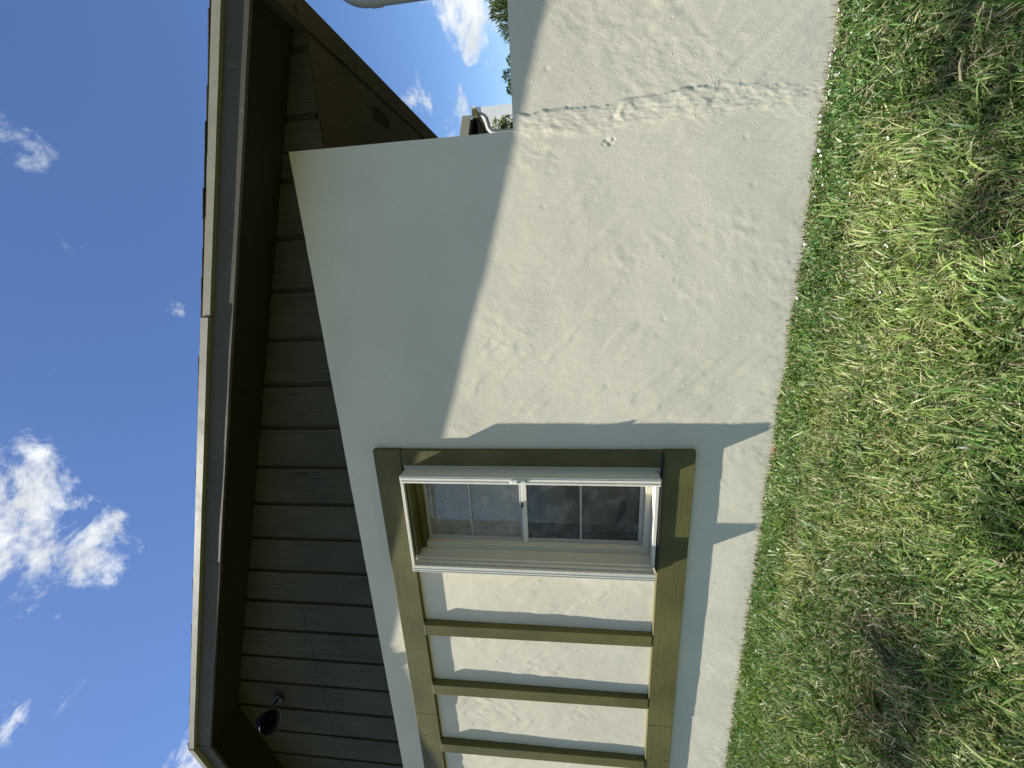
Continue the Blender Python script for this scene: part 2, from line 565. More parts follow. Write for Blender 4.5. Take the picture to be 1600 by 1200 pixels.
OP = (-2.030, -1.262, 0.664, 2.352)      # window opening
def lines(a, b, step, marks=()):
    n = max(2, int(round((b - a) / step)) + 1)
    s = set(np.round(np.linspace(a, b, n), 5))
    for q in marks:
        s = {v for v in s if abs(v - q) > step * 0.45}
        s.add(round(q, 5))
    return np.array(sorted(s))
wall = MB()
xs = np.concatenate([lines(LX, -4.95, 0.12)[:-1], lines(-4.95, 0.50, 0.0095, OP[:2])[:-1], lines(0.50, CX, 0.0045)])
zs = lines(-0.05, ST, 0.0085, OP[2:])
relief_wall(wall, xs, zs, OP)
T = 0.24
wall.box(LX, OP[0] - 0.002, 0.03, T, -0.3, ST - 0.004)
wall.box(OP[1] + 0.002, CX - 0.003, 0.03, T, -0.3, ST - 0.004)
wall.box(OP[0] - 0.002, OP[1] + 0.002, 0.03, T, -0.3, OP[2] - 0.01)
wall.box(OP[0] - 0.002, OP[1] + 0.002, 0.03, T, OP[3] + 0.01, ST - 0.004)
# side, back and far walls
wall.box(CX - T, CX - 0.003, T + 0.001, BACK, -0.3, EAVE_Z + 0.1)
wall.box(LX + 0.003, LX + T, T + 0.001, BACK, -0.3, EAVE_Z + 0.1)
wall.box(LX + 0.003, CX - 0.003, BACK + 0.001, BACK + T, -0.3, EAVE_Z + 0.15)
ow = wall.build('stucco_wall', M['stucco'], house, smooth=False)
me = ow.data
me.shade_smooth()
me.set_sharp_from_angle(angle=R(35))

# gable siding: channel boards over a backing
PITCH = 0.3046
G0 = -0.085
CH = 0.032
SEAM = 3.390
back = MB()
back.prism([(LX - 0.5, 2.60), (CX - 0.01, 2.60), (EAVE_X - 0.005, EAVE_Z + 0.005), (EAVE_X - 0.005, rz(EAVE_X, Z_S) + 0.01), (PEAK, rz(PEAK, Z_S) + 0.01), (LX - 0.5, rz(LX - 0.5, Z_S) + 0.01)], 0.026, 0.05)
back.build('siding_backing', M['siding_back'], house)
rng = np.random.default_rng(3)
k = -30
edges = []
while True:
    g = G0 - PITCH * k
    k += 1
    if g > EAVE_X + 0.1:
        continue
    if g < LX - 0.6:
        break
    edges.append(g)
edges = sorted(edges) + [G0 + PITCH * 5]
for a, b in zip(edges[:-1], edges[1:]):
    x0, x1 = a + CH / 2, min(b - CH / 2, EAVE_X - 0.004)
    if x1 - x0 < 0.03 or x0 < LX - 0.55:
        continue
    spans = [(x0, x1, ST + 0.002)]
    if x0 < CX < x1:
        spans = [(x0, CX - 0.001, ST + 0.002), (CX + 0.004, x1, EAVE_Z + 0.003)]
    elif x0 >= CX:
        spans = [(x0, x1, EAVE_Z + 0.003)]
    for s0, s1, zb in spans:
        y0 = 0.008 + rng.uniform(-0.0012, 0.0012)
        top0, top1 = rz(s0, Z_S) + 0.006, rz(s1, Z_S) + 0.006
        def board(lo0, lo1, hi0, hi1, yy, has_peak):
            poly = [(s0, lo0), (s1, lo1), (s1, hi1)]
            if has_peak:
                poly.append((PEAK, rz(PEAK, Z_S) + 0.006))
            poly.append((s0, hi0))
            MB().prism(poly, yy, 0.025).build('siding_board', M['siding'], house, bevel=0.002)
        pk = s0 < PEAK < s1
        if s1 < -2.42 and min(top0, top1) > SEAM + 0.06:
            board(zb, zb, SEAM - 0.0005, SEAM - 0.0005, y0, False)
            board(SEAM + 0.001, SEAM + 0.001, top0, top1, y0 + rng.uniform(-0.002, 0.002), pk)
        else:
            board(zb, zb, top0, top1, y0, pk)

# roof: two slabs, soffit skin under the rake overhang
def slab(mb, za, zb, y0, y1, x_end=EAVE_X + 0.03):
    mb.prism([(PEAK, rz(PEAK, za)), (x_end, rz(x_end, za)), (x_end, rz(x_end, zb)), (PEAK, rz(PEAK, zb))], y0, y1)
    xe = 2 * PEAK - x_end
    mb.prism([(xe, rz(xe, za)), (PEAK, rz(PEAK, za)), (PEAK, rz(PEAK, zb)), (xe, rz(xe, zb))], y0, y1)
rf = MB()
slab(rf, Z_S + 0.012, Z_T - 0.006, -RO + 0.022, BACK + 0.5)
roof = rf.build('roof', M['roof'], house)
sf = MB()
slab(sf, Z_S, Z_S + 0.010, -RO + 0.022, 0.003, EAVE_X + 0.01)
sf.build('rake_soffit', M['soffit'], house)

# rake fascia boards with butt joints
def raked(mb, xa, xb, zl, zh, y0, y1, dz=0.0, wig=None):
    n = max(1, int(abs(xb - xa) / 0.10))
    px = np.linspace(xa, xb, n + 1)
    v, f = [], []
    for x in px:
        w = wig(x) if wig else (0, 0, 0)
        for y, z in ((y0 + w[0], zl + w[1]), (y1, zl + w[1]), (y1, zh), (y0 + w[0], zh + w[2])):
            v.append((x, y, rz(x, z) + dz))
    for i in range(n):
        for j in range(4):
            f.append((i * 4 + j, i * 4 + (j + 1) % 4, (i + 1) * 4 + (j + 1) % 4, (i + 1) * 4 + j))
    f += [(3, 2, 1, 0), (n * 4, n * 4 + 1, n * 4 + 2, n * 4 + 3)]
    return mb.add(v, f)
nf = VN(21)
def wig_f(x):
    a = float(nf.fbm(np.array(x * 1.3), np.array(0.5), 3))
    return (0.004 * a, 0.006 * float(nf.fbm(np.array(x * 2.0), np.array(7.5), 3)), 0)
for xa, xb, dy in ((EAVE_X + 0.035, -1.850, 0.0), (-1.855, PEAK + 0.001, 0.003), (PEAK - 0.001, -5.9, 0.0), (-5.904, 2 * PEAK - EAVE_X - 0.03, 0.002)):
    raked(MB(), xa, xb, Z_F, Z_T - 0.040, -RO + dy, -RO + 0.020, 0, wig_f).build('rake_fascia', M['fascia'], house)
# metal drip edge in lengths
def wig_d(x):
    a = float(nf.fbm(np.array(x * 2.6), np.array(3.5), 3))
    b = float(nf.fbm(np.array(x * 1.7), np.array(12.5), 2))
    return (0.005 * b, 0.006 * a, 0.002 * b)
for xa, xb, p, dz in ((EAVE_X + 0.05, -0.190, 0.0235, -0.006), (-0.195, -2.930, 0.0300, 0.0), (-2.933, PEAK - 0.0, 0.0295, -0.001), (PEAK - 0.002, -6.0, 0.034, 0.0), (-6.003, 2 * PEAK - EAVE_X - 0.04, 0.033, 0)):
    raked(MB(), xa, xb, Z_T - 0.048, Z_T - 0.003, -RO - p, -RO + 0.001, dz, wig_d).build('drip_edge', M['drip'], house)
# shingle ends along the rake
x = EAVE_X + 0.05
rs = np.random.default_rng(8)
while x > 2 * PEAK - EAVE_X:
    w = 0.142
    xb = x - w
    if x > PEAK > xb:
        xb = PEAK
    t = rs.uniform(0.003, 0.005)
    lift = rs.uniform(0.000, 0.0015)
    o_ = RO + 0.022 + rs.uniform(-0.004, 0.006)
    v = []
    for xx, l0 in ((x, lift + 0.003), (xb, 0.0)):
        for y in (-o_, 0.3):
            for dz in (0.0, t):
                v.append((xx, y, rz(xx, Z_T) + l0 + dz))
    MB().add(v, [(0, 1, 3, 2), (4, 6, 7, 5), (0, 4, 5, 1), (2, 3, 7, 6), (1, 5, 7, 3), (0, 2, 6, 4)]).build('shingle', M['roof'], house)
    x = xb

# boxed eave on the near side: soffit, fascia, gutter, vent
MB().box(CX + 0.001, EAVE_X - 0.02, 0.028, BACK + 0.4, EAVE_Z, EAVE_Z + 0.012).build('eave_soffit', M['brown'], house)
MB().box(EAVE_X - 0.021, EAVE_X, -RO + 0.022, BACK + 0.48, EAVE_Z - 0.010, rz(EAVE_X, Z_S) + 0.010).build('eave_fascia', M['brown'], house)
gut = MB()
gx0, gx1, gz0, gz1 = EAVE_X + 0.003, 1.388, EAVE_Z - 0.006, EAVE_Z + 0.118
prof = [(gx0, gz1), (gx0, gz0), (gx1 - 0.030, gz0), (gx1 - 0.012, gz0 + 0.045), (gx1, gz0 + 0.075), (gx1, gz1), (gx1 - 0.012, gz1), (gx1 - 0.012, gz1 - 0.003), (gx1 - 0.004, gz1 - 0.004), (gx1 - 0.016, gz0 + 0.05), (gx1 - 0.034, gz0 + 0.006), (gx0 + 0.004, gz0 + 0.006), (gx0 + 0.004, gz1)]
gut.prism(prof, -RO - 0.01, BACK + 0.45)
gut.box(gx0 + 0.004, gx1 - 0.034, -RO - 0.009, -RO - 0.005, gz0 + 0.004, gz1 - 0.01)
gutter = gut.build('gutter', M['brown'], house)
for yy in np.arange(-0.05, 6.5, 0.62):
    MB().box(gx0 + 0.01, gx0 + 0.045, yy, yy + 0.012, gz0 - 0.004, gz0 - 0.0005).build('gutter_screw_tab', M['siding_back'], gutter)
MB().box(2 * PEAK - EAVE_X + 0.02, LX - 0.001, 0.028, BACK + 0.4, EAVE_Z, EAVE_Z + 0.012).build('eave_soffit', M['brown'], house)
MB().box(2 * PEAK - EAVE_X, 2 * PEAK - EAVE_X + 0.021, -RO + 0.022, BACK + 0.48, EAVE_Z - 0.010, rz(EAVE_X, Z_S) + 0.010).build('eave_fascia', M['brown'], house)
# slotted vent in the soffit
vx, vy, vw, vl = 1.088, 0.91, 0.085, 0.27
def rrect(w, l, r, n=6):
    pts = []
    for cx, cy, a0 in ((w / 2 - r, l / 2 - r, 0), (-w / 2 + r, l / 2 - r, 90), (-w / 2 + r, -l / 2 + r, 180), (w / 2 - r, -l / 2 + r, 270)):
        for i in range(n + 1):
            a = R(a0 + 90 * i / n)
            pts.append((cx + r * math.cos(a), cy + r * math.sin(a)))
    return pts
o_out, o_in = rrect(vw, vl, 0.030), rrect(vw - 0.020, vl - 0.020, 0.022)
nv = len(o_out)
vb = MB()
vv = [(vx + p[0], vy + p[1], EAVE_Z - 0.001) for p in o_out] + [(vx + p[0], vy + p[1], EAVE_Z - 0.007) for p in o_out] + [(vx + p[0], vy + p[1], EAVE_Z - 0.007) for p in o_in] + [(vx + p[0], vy + p[1], EAVE_Z - 0.0015) for p in o_in]
vf = []
for a in range(3):
    for i in range(nv):
        vf.append((a * nv + i, a * nv + (i + 1) % nv, (a + 1) * nv + (i + 1) % nv, (a + 1) * nv + i))
vf.append(tuple(range(3 * nv, 4 * nv)))
vent = vb.add(vv, vf).build('soffit_vent', M['siding_back'], house)
for q in np.linspace(-0.10, 0.10, 9):
    MB().box(vx - 0.028, vx + 0.028, vy + q - 0.004, vy + q + 0.004, EAVE_Z - 0.0055, EAVE_Z - 0.002).build('vent_louvre', M['soffit'], vent)

# ------------------------------------------------------------------ olive timber surround and battens
TT = 0.038
Y1 = 0.006
def plank(name, x0, x1, z0, z1, t, mt, tilt=0.0, bev=0.003):
    mb = MB()
    mb.add([(x0, -t, z0 + tilt), (x1, -t, z0), (x1, Y1, z0), (x0, Y1, z0 + tilt), (x0, -t, z1 + tilt), (x1, -t, z1), (x1, Y1, z1), (x0, Y1, z1 + tilt)],
           [(0, 1, 5, 4), (1, 2, 6, 5), (2, 3, 7, 6), (3, 0, 4, 7), (4, 5, 6, 7), (3, 2, 1, 0)])
    return mb.build(name, mt, house, bevel=bev)
FR = -1.148                       # outer right edge of the surround
plank('trim_board', -3.585, FR, 2.357, 2.546, TT, M['olive_h'])
plank('trim_board', -6.342, -3.588, 2.358, 2.550, TT - 0.002, M['olive_h'])
plank('trim_board', -3.500, FR, 0.468, 0.657, TT, M['olive_h'])
plank('trim_board', -6.342, -3.504, 0.466, 0.655, TT - 0.003, M['olive_h'])
plank('trim_board', -1.262, FR - 0.004, 0.659, 2.355, TT - 0.003, M['olive_v'])
plank('trim_board', -6.342, -6.19, 0.659, 2.355, TT - 0.003, M['olive_v'])
for b0, b1 in ((-2.710, -2.607), (-3.328, -3.224), (-4.006, -3.905), (-4.66, -4.56), (-5.32, -5.22)):
    t0_, t1_ = 0.041, 0.056
    MB().add([(b0, -t0_, 0.6595), (b1, -t0_, 0.6595), (b1, Y1, 0.6595), (b0, Y1, 0.6595), (b0, -t1_, 2.3545), (b1, -t1_, 2.3545), (b1, Y1, 2.3545), (b0, Y1, 2.3545)],
             [(0, 1, 5, 4), (1, 2, 6, 5), (2, 3, 7, 6), (3, 0, 4, 7), (4, 5, 6, 7), (3, 2, 1, 0)]).build('batten', M['olive_v'], house, bevel=0.003)
# nail heads
nl = np.random.default_rng(4)
for zc in (2.45, 0.56):
    for xx in np.arange(-4.5, -1.25, 0.62):
        for q in (-0.055, 0.055):
            x_, z_ = xx + nl.uniform(-0.04, 0.04), zc + q + nl.uniform(-0.012, 0.012)
            if abs(x_ + 3.58) < 0.03 or abs(x_ + 3.50) < 0.03:
                continue
            MB().tube([(x_, -TT - 0.0006, z_), (x_, -TT + 0.004, z_)], 0.0042, 8).build('nail_head', M['siding_back'], house)

# ------------------------------------------------------------------ window
XL, XR, ZB, ZT = OP
win = MB()
# reveal lining: left, right, top, bottom, stepped
YG = 0.165
win.box(XL - 0.001, XL + 0.030, -0.022, 0.085, ZB, ZT)
win.box(XR - 0.030, XR + 0.001, -0.022, 0.085, ZB, ZT)
win.box(XL + 0.031, XR - 0.031, -0.022, 0.085, ZB, ZB + 0.026)
win.box(XL + 0.0305, XL + 0.075, 0.070, YG, ZB + 0.027, ZT - 0.022)
win.box(XR - 0.075, XR - 0.0305, 0.070, YG, ZB + 0.027, ZT - 0.022)
win.box(XL + 0.076, XR - 0.076, 0.070, YG, ZB + 0.027, ZB + 0.066)
window = win.build('window', M['cream'], house, bevel=0.002)
window['label'] = 'tall narrow sash window with deep white projecting side frames'
hd = MB()
hd.box(XL + 0.031, XR - 0.031, -0.022, 0.069, ZT - 0.021, ZT)
hd.box(XL + 0.0305, XR - 0.0305, 0.0695, YG, ZT - 0.060, ZT - 0.0215)
hd.build('head_lining', M['olive_h'], window, bevel=0.002)
# grey sash frames
GX0, GX1, GZ0, GZ1 = XL + 0.076, XR - 0.076, ZB + 0.067, ZT - 0.0605
MZ = 1.566
def sash(z0, z1, y, glass, hz):
    s = MB()
    w = 0.026
    s.box(GX0, GX0 + w, y, y + 0.030, z0, z1)
    s.box(GX1 - w, GX1, y, y + 0.030, z0, z1)
    s.box(GX0 + w + .0005, GX1 - w - .0005, y + 0.001, y + 0.030, z0, z0 + w)
    s.box(GX0 + w + .0005, GX1 - w - .0005, y + 0.001, y + 0.030, z1 - w, z1)
    so = s.build('sash', M['grey_frame'], window, bevel=0.0015)
    mu = MB().box(GX0 + w + .001, GX1 - w - .001, y + 0.004, y + 0.024, hz - 0.007, hz + 0.007)
    mu.build('muntin', M['grey_frame'], window, bevel=0.0015)
    for a, b in ((z0 + w, hz - 0.008), (hz + 0.008, z1 - w)):
        MB().box(GX0 + w - 0.002, GX1 - w + 0.002, y + 0.012, y + 0.016, a, b).build('pane', glass, window)
sash(MZ - 0.004, GZ1, YG - 0.045, M['glass'], 1.953)
sash(GZ0, MZ - 0.006, YG - 0.052, M['screen'], 1.157)
MB().box(GX0 + 0.002, GX1 - 0.002, YG - 0.062, YG - 0.053, MZ - 0.030, MZ + 0.004).build('meeting_rail', M['alu'], window, bevel=0.001)
MB().box(-1.655, -1.62, YG - 0.074, YG - 0.0625, MZ - 0.005, MZ + 0.012).build('sash_lock', M['black'], window, bevel=0.002)
# thin dark upright bar, blind and dark room
MB().box(-1.885, -1.880, YG + 0.002, YG + 0.006, GZ0, GZ1).build('dark_bar', M['rubber'], window)
bl = MB()
nb = 0
for zz in np.arange(MZ - 0.02, GZ1 - 0.01, 0.024):
    MB().add([(GX0 + 0.01, YG + 0.012, zz), (GX1 - 0.01, YG + 0.012, zz), (GX1 - 0.01, YG + 0.018, zz + 0.0245), (GX0 + 0.01, YG + 0.018, zz + 0.0245),
              (GX0 + 0.01, YG + 0.014, zz), (GX1 - 0.01, YG + 0.014, zz), (GX1 - 0.01, YG + 0.020, zz + 0.0245), (GX0 + 0.01, YG + 0.020, zz + 0.0245)],
             [(0, 1, 2, 3), (7, 6, 5, 4), (0, 4, 5, 1), (3, 2, 6, 7), (0, 3, 7, 4), (1, 5, 6, 2)]).build('blind_slat', M['blind'], window)
rm = MB()
rm.box(XL - 0.4, XL - 0.38, T + 0.01, 1.6, 0.2, 2.6); rm.box(XR + 0.38, XR + 0.40, T + 0.01, 1.6, 0.2, 2.6)
rm.box(XL - 0.379, XR + 0.379, 1.58, 1.6, 0.2, 2.6); rm.box(XL - 0.379, XR + 0.379, T + 0.01, 1.579, 0.2, 0.22); rm.box(XL - 0.379, XR + 0.379, T + 0.01, 1.579, 2.58, 2.6)
rm.build('room_lining', M['dark'], window)
# deep white side frames standing proud of the wall
QY = -0.136
F0, F1 = 0.690, 2.338
def side_frame(x0, x1, yb, face):
    s = MB()
    s.box(x0, x1, QY, yb, F0, F1)
    for q in (0.010, 0.034):                      # rolled lips on the front
        s.box(x0 + q, x0 + q + 0.005, QY - 0.003, QY + 0.001, F0 + 0.001, F1 - 0.001)
    # channel lines on the side that shows
    xs_ = x1 if face > 0 else x0
    for yy in (QY + 0.004, QY + 0.045, yb - 0.012):
        s.box(min(xs_ - 0.001, xs_ + 0.003 * face), max(xs_ + 0.001, xs_ + 0.003 * face), yy, yy + 0.005, F0 + 0.002, F1 - 0.002)
    return s.build('side_frame', M['alu'], window, bevel=0.0012)
side_frame(-1.336, -1.288, 0.0, 1)
lf = MB()
lf.box(-2.036, -2.000, QY, -0.024, F0, F1)
for yy in (QY, QY + 0.034, QY + 0.075):
    lf.box(-1.9995, -1.988, yy, yy + 0.020, F0 + 0.001, F1 - 0.001)
lf.box(-2.0365, -2.031, QY - 0.003, QY + 0.001, F0 + 0.001, F1 - 0.001)
lf.box(-2.020, -2.014, QY - 0.003, QY + 0.001, F0 + 0.001, F1 - 0.001)
lf.build('side_frame', M['alu'], window, bevel=0.001)
MB().box(-1.9875, -1.3365, QY, QY + 0.022, F1 - 0.020, F1 - 0.001).build('frame_rail', M['alu'], window, bevel=0.001)
MB().box(-1.9875, -1.3365, -0.062, -0.040, F0 - 0.010, F0 + 0.012).build('frame_rail', M['alu'], window, bevel=0.001)
for zz in (F0 - 0.004, F1):
    MB().box(-1.334, -1.290, QY + 0.003, -0.004, zz, zz + 0.004).build('end_cap', M['rubber'], window)
MB().box(-2.036, FR - 0.01, -0.060, -0.002, 0.6575, 0.670).build('shade_ledge', M['rubber'], window, bevel=0.002)  # added ledge: shades the trim and blackens the gap under the rail
# oval latch on the right-hand frame
lt = MB()
nseg = 18
ring = []
for j, (s_, y_) in enumerate(((1.0, QY - 0.003), (1.0, QY - 0.007), (0.8, QY - 0.010))):
    for i in range(nseg):
        a = 2 * math.pi * i / nseg
        ring.append((-1.312 + 0.016 * s_ * math.cos(a), y_, 1.560 + 0.055 * s_ * math.sin(a)))
fc = [(j * nseg + i, j * nseg + (i + 1) % nseg, (j + 1) * nseg + (i + 1) % nseg, (j + 1) * nseg + i) for j in range(2) for i in range(nseg)]
fc.append(tuple(range(2 * nseg, 3 * nseg)))
latch = lt.add(ring, fc).build('latch', M['alu'], window)
MB().box(-1.318, -1.306, QY - 0.020, QY - 0.009, 1.548, 1.572).build('latch_pull', M['grey_frame'], window, bevel=0.003)

# ------------------------------------------------------------------ garden wall running on from the house corner
GW = 1.507
gw = MB()
relief_wall(gw, np.concatenate([lines(CX + 0.0005, 1.02, 0.0045)[:-1], lines(1.02, 1.9, 0.0095)[:-1], lines(1.9, 7.5, 0.10)]), lines(-0.05, GW, 0.0075))
gw.box(CX + 0.002, 7.497, 0.03, 0.20, -0.3, GW - 0.003)
garden = gw.build('garden_wall', M['stucco'])
garden.data.shade_smooth()
garden.data.set_sharp_from_angle(angle=R(35))
tag(garden, 'low pale stucco garden wall with rough plaster seam joining the house corner', 'wall')

# ------------------------------------------------------------------ black floodlight on the siding
lamp = empty('floodlight', (-3.60, 0.007, 3.83))
tag(lamp, 'small black bell floodlight on an arm under the roof peak', 'lamp')
def rel(mb, name, mt, smooth=True):
    o = mb.build(name, mt, lamp, smooth=smooth)
    o.matrix_parent_inverse = Matrix.Translation(lamp.location).inverted()
    return o
B = Vector((-3.60, 0.007, 3.83))
rel(MB().tube([B + Vector((0, 0.002, 0)), B + Vector((0, -0.022, 0)), B + Vector((0, -0.030, 0))], [0.042, 0.042, 0.030], 20), 'mount', M['black'], False)
hub = Vector((-3.655, -0.16, 3.875))
rel(MB().tube([B + Vector((0, -0.026, 0)), B + Vector((-0.005, -0.07, 0.006)), hub + Vector((0.02, 0.03, -0.012)), hub], 0.011, 12), 'arm', M['black'])
ax = Vector((0.42, -0.25, -0.88)).normalized()
rel(MB().tube([hub - ax * 0.035, hub - ax * 0.034, hub + ax * 0.02, hub + ax * 0.045, hub + ax * 0.118, hub + ax * 0.124], [0.028, 0.046, 0.054, 0.074, 0.084, 0.091], 28, cap=False), 'lamp_shade', M['black'])
rel(MB().tube([hub + ax * 0.070, hub + ax * 0.076], [0.075, 0.074], 28), 'lens', M['lens'], False)
rel(MB().tube([hub - ax * 0.036, hub - ax * 0.03], [0.024, 0.028], 20), 'shade_cap', M['black'], False)

# ------------------------------------------------------------------ bent off-white pipe beside the eave
pp = [(1.475, 0.30, -0.05), (1.473, 0.30, 1.2), (1.470, 0.30, 2.30)]
for i in range(1, 9):
    a = R(52 * i / 8)
    pp.append((1.470 + 0.20 * (1 - math.cos(a)), 0.30, 2.32 + 0.20 * math.sin(a)))
pp += [(1.70, 0.30, 2.60), (1.98, 0.30, 2.82)]
pipe = empty('vent_pipe', (1.475, 0.30, 0))
tag(pipe, 'off white pipe bending away beside the dark roof eave', 'pipe')
po = MB().tube(pp, 0.045, 24).build('pipe_run', M['pipe'], pipe, smooth=True)
po.matrix_parent_inverse = Matrix.Translation(pipe.location).inverted()
for zz in (2.275, 1.2):
    c_ = MB().tube([(1.470, 0.30, zz - 0.03), (1.470, 0.30, zz + 0.03)], 0.049, 24).build('pipe_collar', M['pipe'], pipe, smooth=False)
    c_.matrix_parent_inverse = Matrix.Translation(pipe.location).inverted()

# ------------------------------------------------------------------ rear wing seen over the wall
rw = empty('rear_wing', (1.0, 4.4, 0))
tag(rw, 'olive roof edge with gutter and curved downspout seen over the garden wall', 'house')
def rwp(mb, name, mt, **kw):
    o = mb.build(name, mt, rw, **kw)
    o.matrix_parent_inverse = Matrix.Translation(rw.location).inverted()
    return o
rwp(MB().box(CX + 0.02, 1.74, 4.35, 6.9, -0.2, 2.36), 'stucco_wall', M['stucco'])
sl2 = 0.25
def r2(x, z): return z - sl2 * (x - 1.82)
rwp(MB().prism([(CX + .02, r2(CX + .02, 2.50)), (1.985, r2(1.985, 2.50)), (1.985, r2(1.985, 2.64)), (CX + .02, r2(CX + .02, 2.64))], 4.03, 6.95), 'roof', M['roof'])
rwp(MB().prism([(CX + .02, r2(CX + .02, 2.52)), (2.03, r2(2.03, 2.52)), (2.03, r2(2.03, 2.655)), (CX + .02, r2(CX + .02, 2.655))], 4.0, 4.028), 'rake_fascia', M['drip'], bevel=0.004)
rwp(MB().box(1.742, 1.985, 4.05, 6.9, 2.38, 2.395), 'eave_soffit', M['fascia'])
rwp(MB().box(1.984, 2.000, 4.05, 6.9, 2.37, 2.47), 'eave_fascia', M['olive_h'])
g2 = rwp(MB().prism([(2.002, 2.46), (2.002, 2.375), (2.075, 2.375), (2.115, 2.42), (2.13, 2.475), (2.118, 2.475), (2.10, 2.425), (2.07, 2.385), (2.010, 2.385), (2.010, 2.46)], 4.0, 6.95), 'gutter', M['drip'])
rwp(MB().box(2.006, 2.096, 3.995, 4.001, 2.378, 2.460), 'gutter_end', M['olive_h'])
dp = []
for i in range(9):
    a = R(90 * i / 8)
    dp.append((1.86 + 0.14 * math.cos(a) * 1.25, 4.06 + 0.02 * i / 8, 2.22 + 0.16 * math.sin(a) * 0.9))
dp = [(2.04, 4.06, 2.39)] + dp[1:] 
dp = [(2.045, 4.06, 2.385), (2.040, 4.06, 2.345), (2.020, 4.06, 2.305), (1.985, 4.06, 2.275), (1.935, 4.065, 2.262), (1.870, 4.07, 2.245), (1.825, 4.075, 2.205), (1.806, 4.08, 2.14), (1.80, 4.08, 1.2), (1.80, 4.08, 0.0)]
rwp(MB().tube(dp, 0.036, 14), 'downspout', M['grey_frame'], smooth=True)

wb = empty('white_building', (3.0, 9.0, 0))
tag(wb, 'plain white building beyond the rear wing gutter', 'building')
def wbp(mb, name, mt, **kw):
    o = mb.build(name, mt, wb, **kw)
    o.matrix_parent_inverse = Matrix.Translation(wb.location).inverted()
    return o
wbp(MB().box(1.2, 3.78, 9.0, 13.0, -0.2, 3.28), 'wall', M['white_stucco'])
wbp(MB().box(1.17, 3.81, 8.97, 13.03, 3.281, 3.33), 'coping', M['white_stucco'], bevel=0.006)

# ------------------------------------------------------------------ shrubs beyond the wall
def leaves(name, mt, parent, pts, nrm_, size, tints, aspect=0.45, rngs=1, droop=0.0):
    g_ = np.random.default_rng(rngs)
    n = len(pts)
    d = nrm_ + g_.normal(0, 0.55, (n, 3))
    d[:, 2] -= droop
    d /= np.linalg.norm(d, axis=1)[:, None] + 1e-9
    s = np.cross(d, g_.normal(0, 1, (n, 3)))
    s /= np.linalg.norm(s, axis=1)[:, None] + 1e-9
    L = size * g_.uniform(0.6, 1.3, n)
    u = np.cross(d, s)
    p0 = pts
    p1 = pts + d * (L * 0.5)[:, None] + s * (L * aspect * 0.5)[:, None] + u * (L * 0.08)[:, None]
    p2 = pts + d * L[:, None]
    p3 = pts + d * (L * 0.5)[:, None] - s * (L * aspect * 0.5)[:, None] + u * (L * 0.08)[:, None]
    V = np.stack([p0, p1, p2, p3], 1).reshape(-1, 3)
    idx = np.arange(n) * 4
    F = np.stack([idx, idx + 1, idx + 2, idx, idx + 2, idx + 3], 1).reshape(-1, 3)
    return tri_mesh(name, mt, parent, V, F, np.repeat(tints, 4, 0))


def tri_mesh(name, mt, parent, V, F, tint):
    me = bpy.data.meshes.new(name)
    me.vertices.add(len(V)); me.loops.add(F.size); me.polygons.add(len(F))
    me.vertices.foreach_set('co', V.astype(np.float32).ravel())
    me.loops.foreach_set('vertex_index', F.astype(np.int32).ravel())
    me.polygons.foreach_set('loop_start', (np.arange(len(F)) * 3).astype(np.int32))
    me.polygons.foreach_set('use_smooth', np.ones(len(F), dtype=bool))
    at = me.attributes.new('tint', 'FLOAT_COLOR', 'POINT')
    at.data.foreach_set('color', np.column_stack([tint, np.ones(len(tint))]).astype(np.float32).ravel())
    me.materials.append(mt)
    me.update(calc_edges=True)
    o = bpy.data.objects.new(name, me)
    C.objects.link(o)
    if parent is not None:
        o.parent = parent
    return o


def shrub(name, label, loc, rad, hgt, col, n, size, seed, spiky=False, aspect=0.45, cat='shrub'):
    root = empty(name, loc)
    tag(root, label, cat)
    g_ = np.random.default_rng(seed)
    t = MB()
    for q in range(3):
        a = g_.uniform(0, 6.28)
        t.tube([(0.05 * math.cos(a), 0.05 * math.sin(a), -0.05), (0.2 * rad * math.cos(a), 0.2 * rad * math.sin(a), hgt * 0.45), (0.45 * rad * math.cos(a), 0.45 * rad * math.sin(a), hgt * 0.8)], [0.06, 0.045, 0.015], 8)
    t.build('trunk', M['bark'], root, smooth=True)
    nc = 70
    cl = g_.normal(0, 1, (nc, 3))
    cl /= np.linalg.norm(cl, axis=1)[:, None]
    cl *= g_.uniform(0.45, 1.0, nc)[:, None]
    cl *= np.array([rad, rad, hgt * 0.42])
    cl[:, 2] += hgt * 0.56
    k_ = g_.integers(0, nc, n)
    cr = g_.uniform(0.12, 0.26, nc) * rad
    off = g_.normal(0, 1, (n, 3))
    off /= np.linalg.norm(off, axis=1)[:, None]
    pts = cl[k_] + off * (cr[k_] * g_.uniform(0.3, 1.0, n) ** 0.5)[:, None]
    out = pts - np.array([0, 0, hgt * 0.45])
    out /= np.linalg.norm(out, axis=1)[:, None]
    if spiky:
        out[:, 2] += 0.7
    else:
        out = out * 0.6 + off * 0.6
    ct = (0.7 + 0.6 * g_.random(nc))[k_] * (0.75 + 0.5 * g_.random(n))
    tints = np.array(col)[None] * ct[:, None]
    tints[:, 0] *= g_.uniform(0.85, 1.35, n)
    leaves('crown', M['leaf'], root, pts, out, size, tints, aspect, seed + 1)
    return root


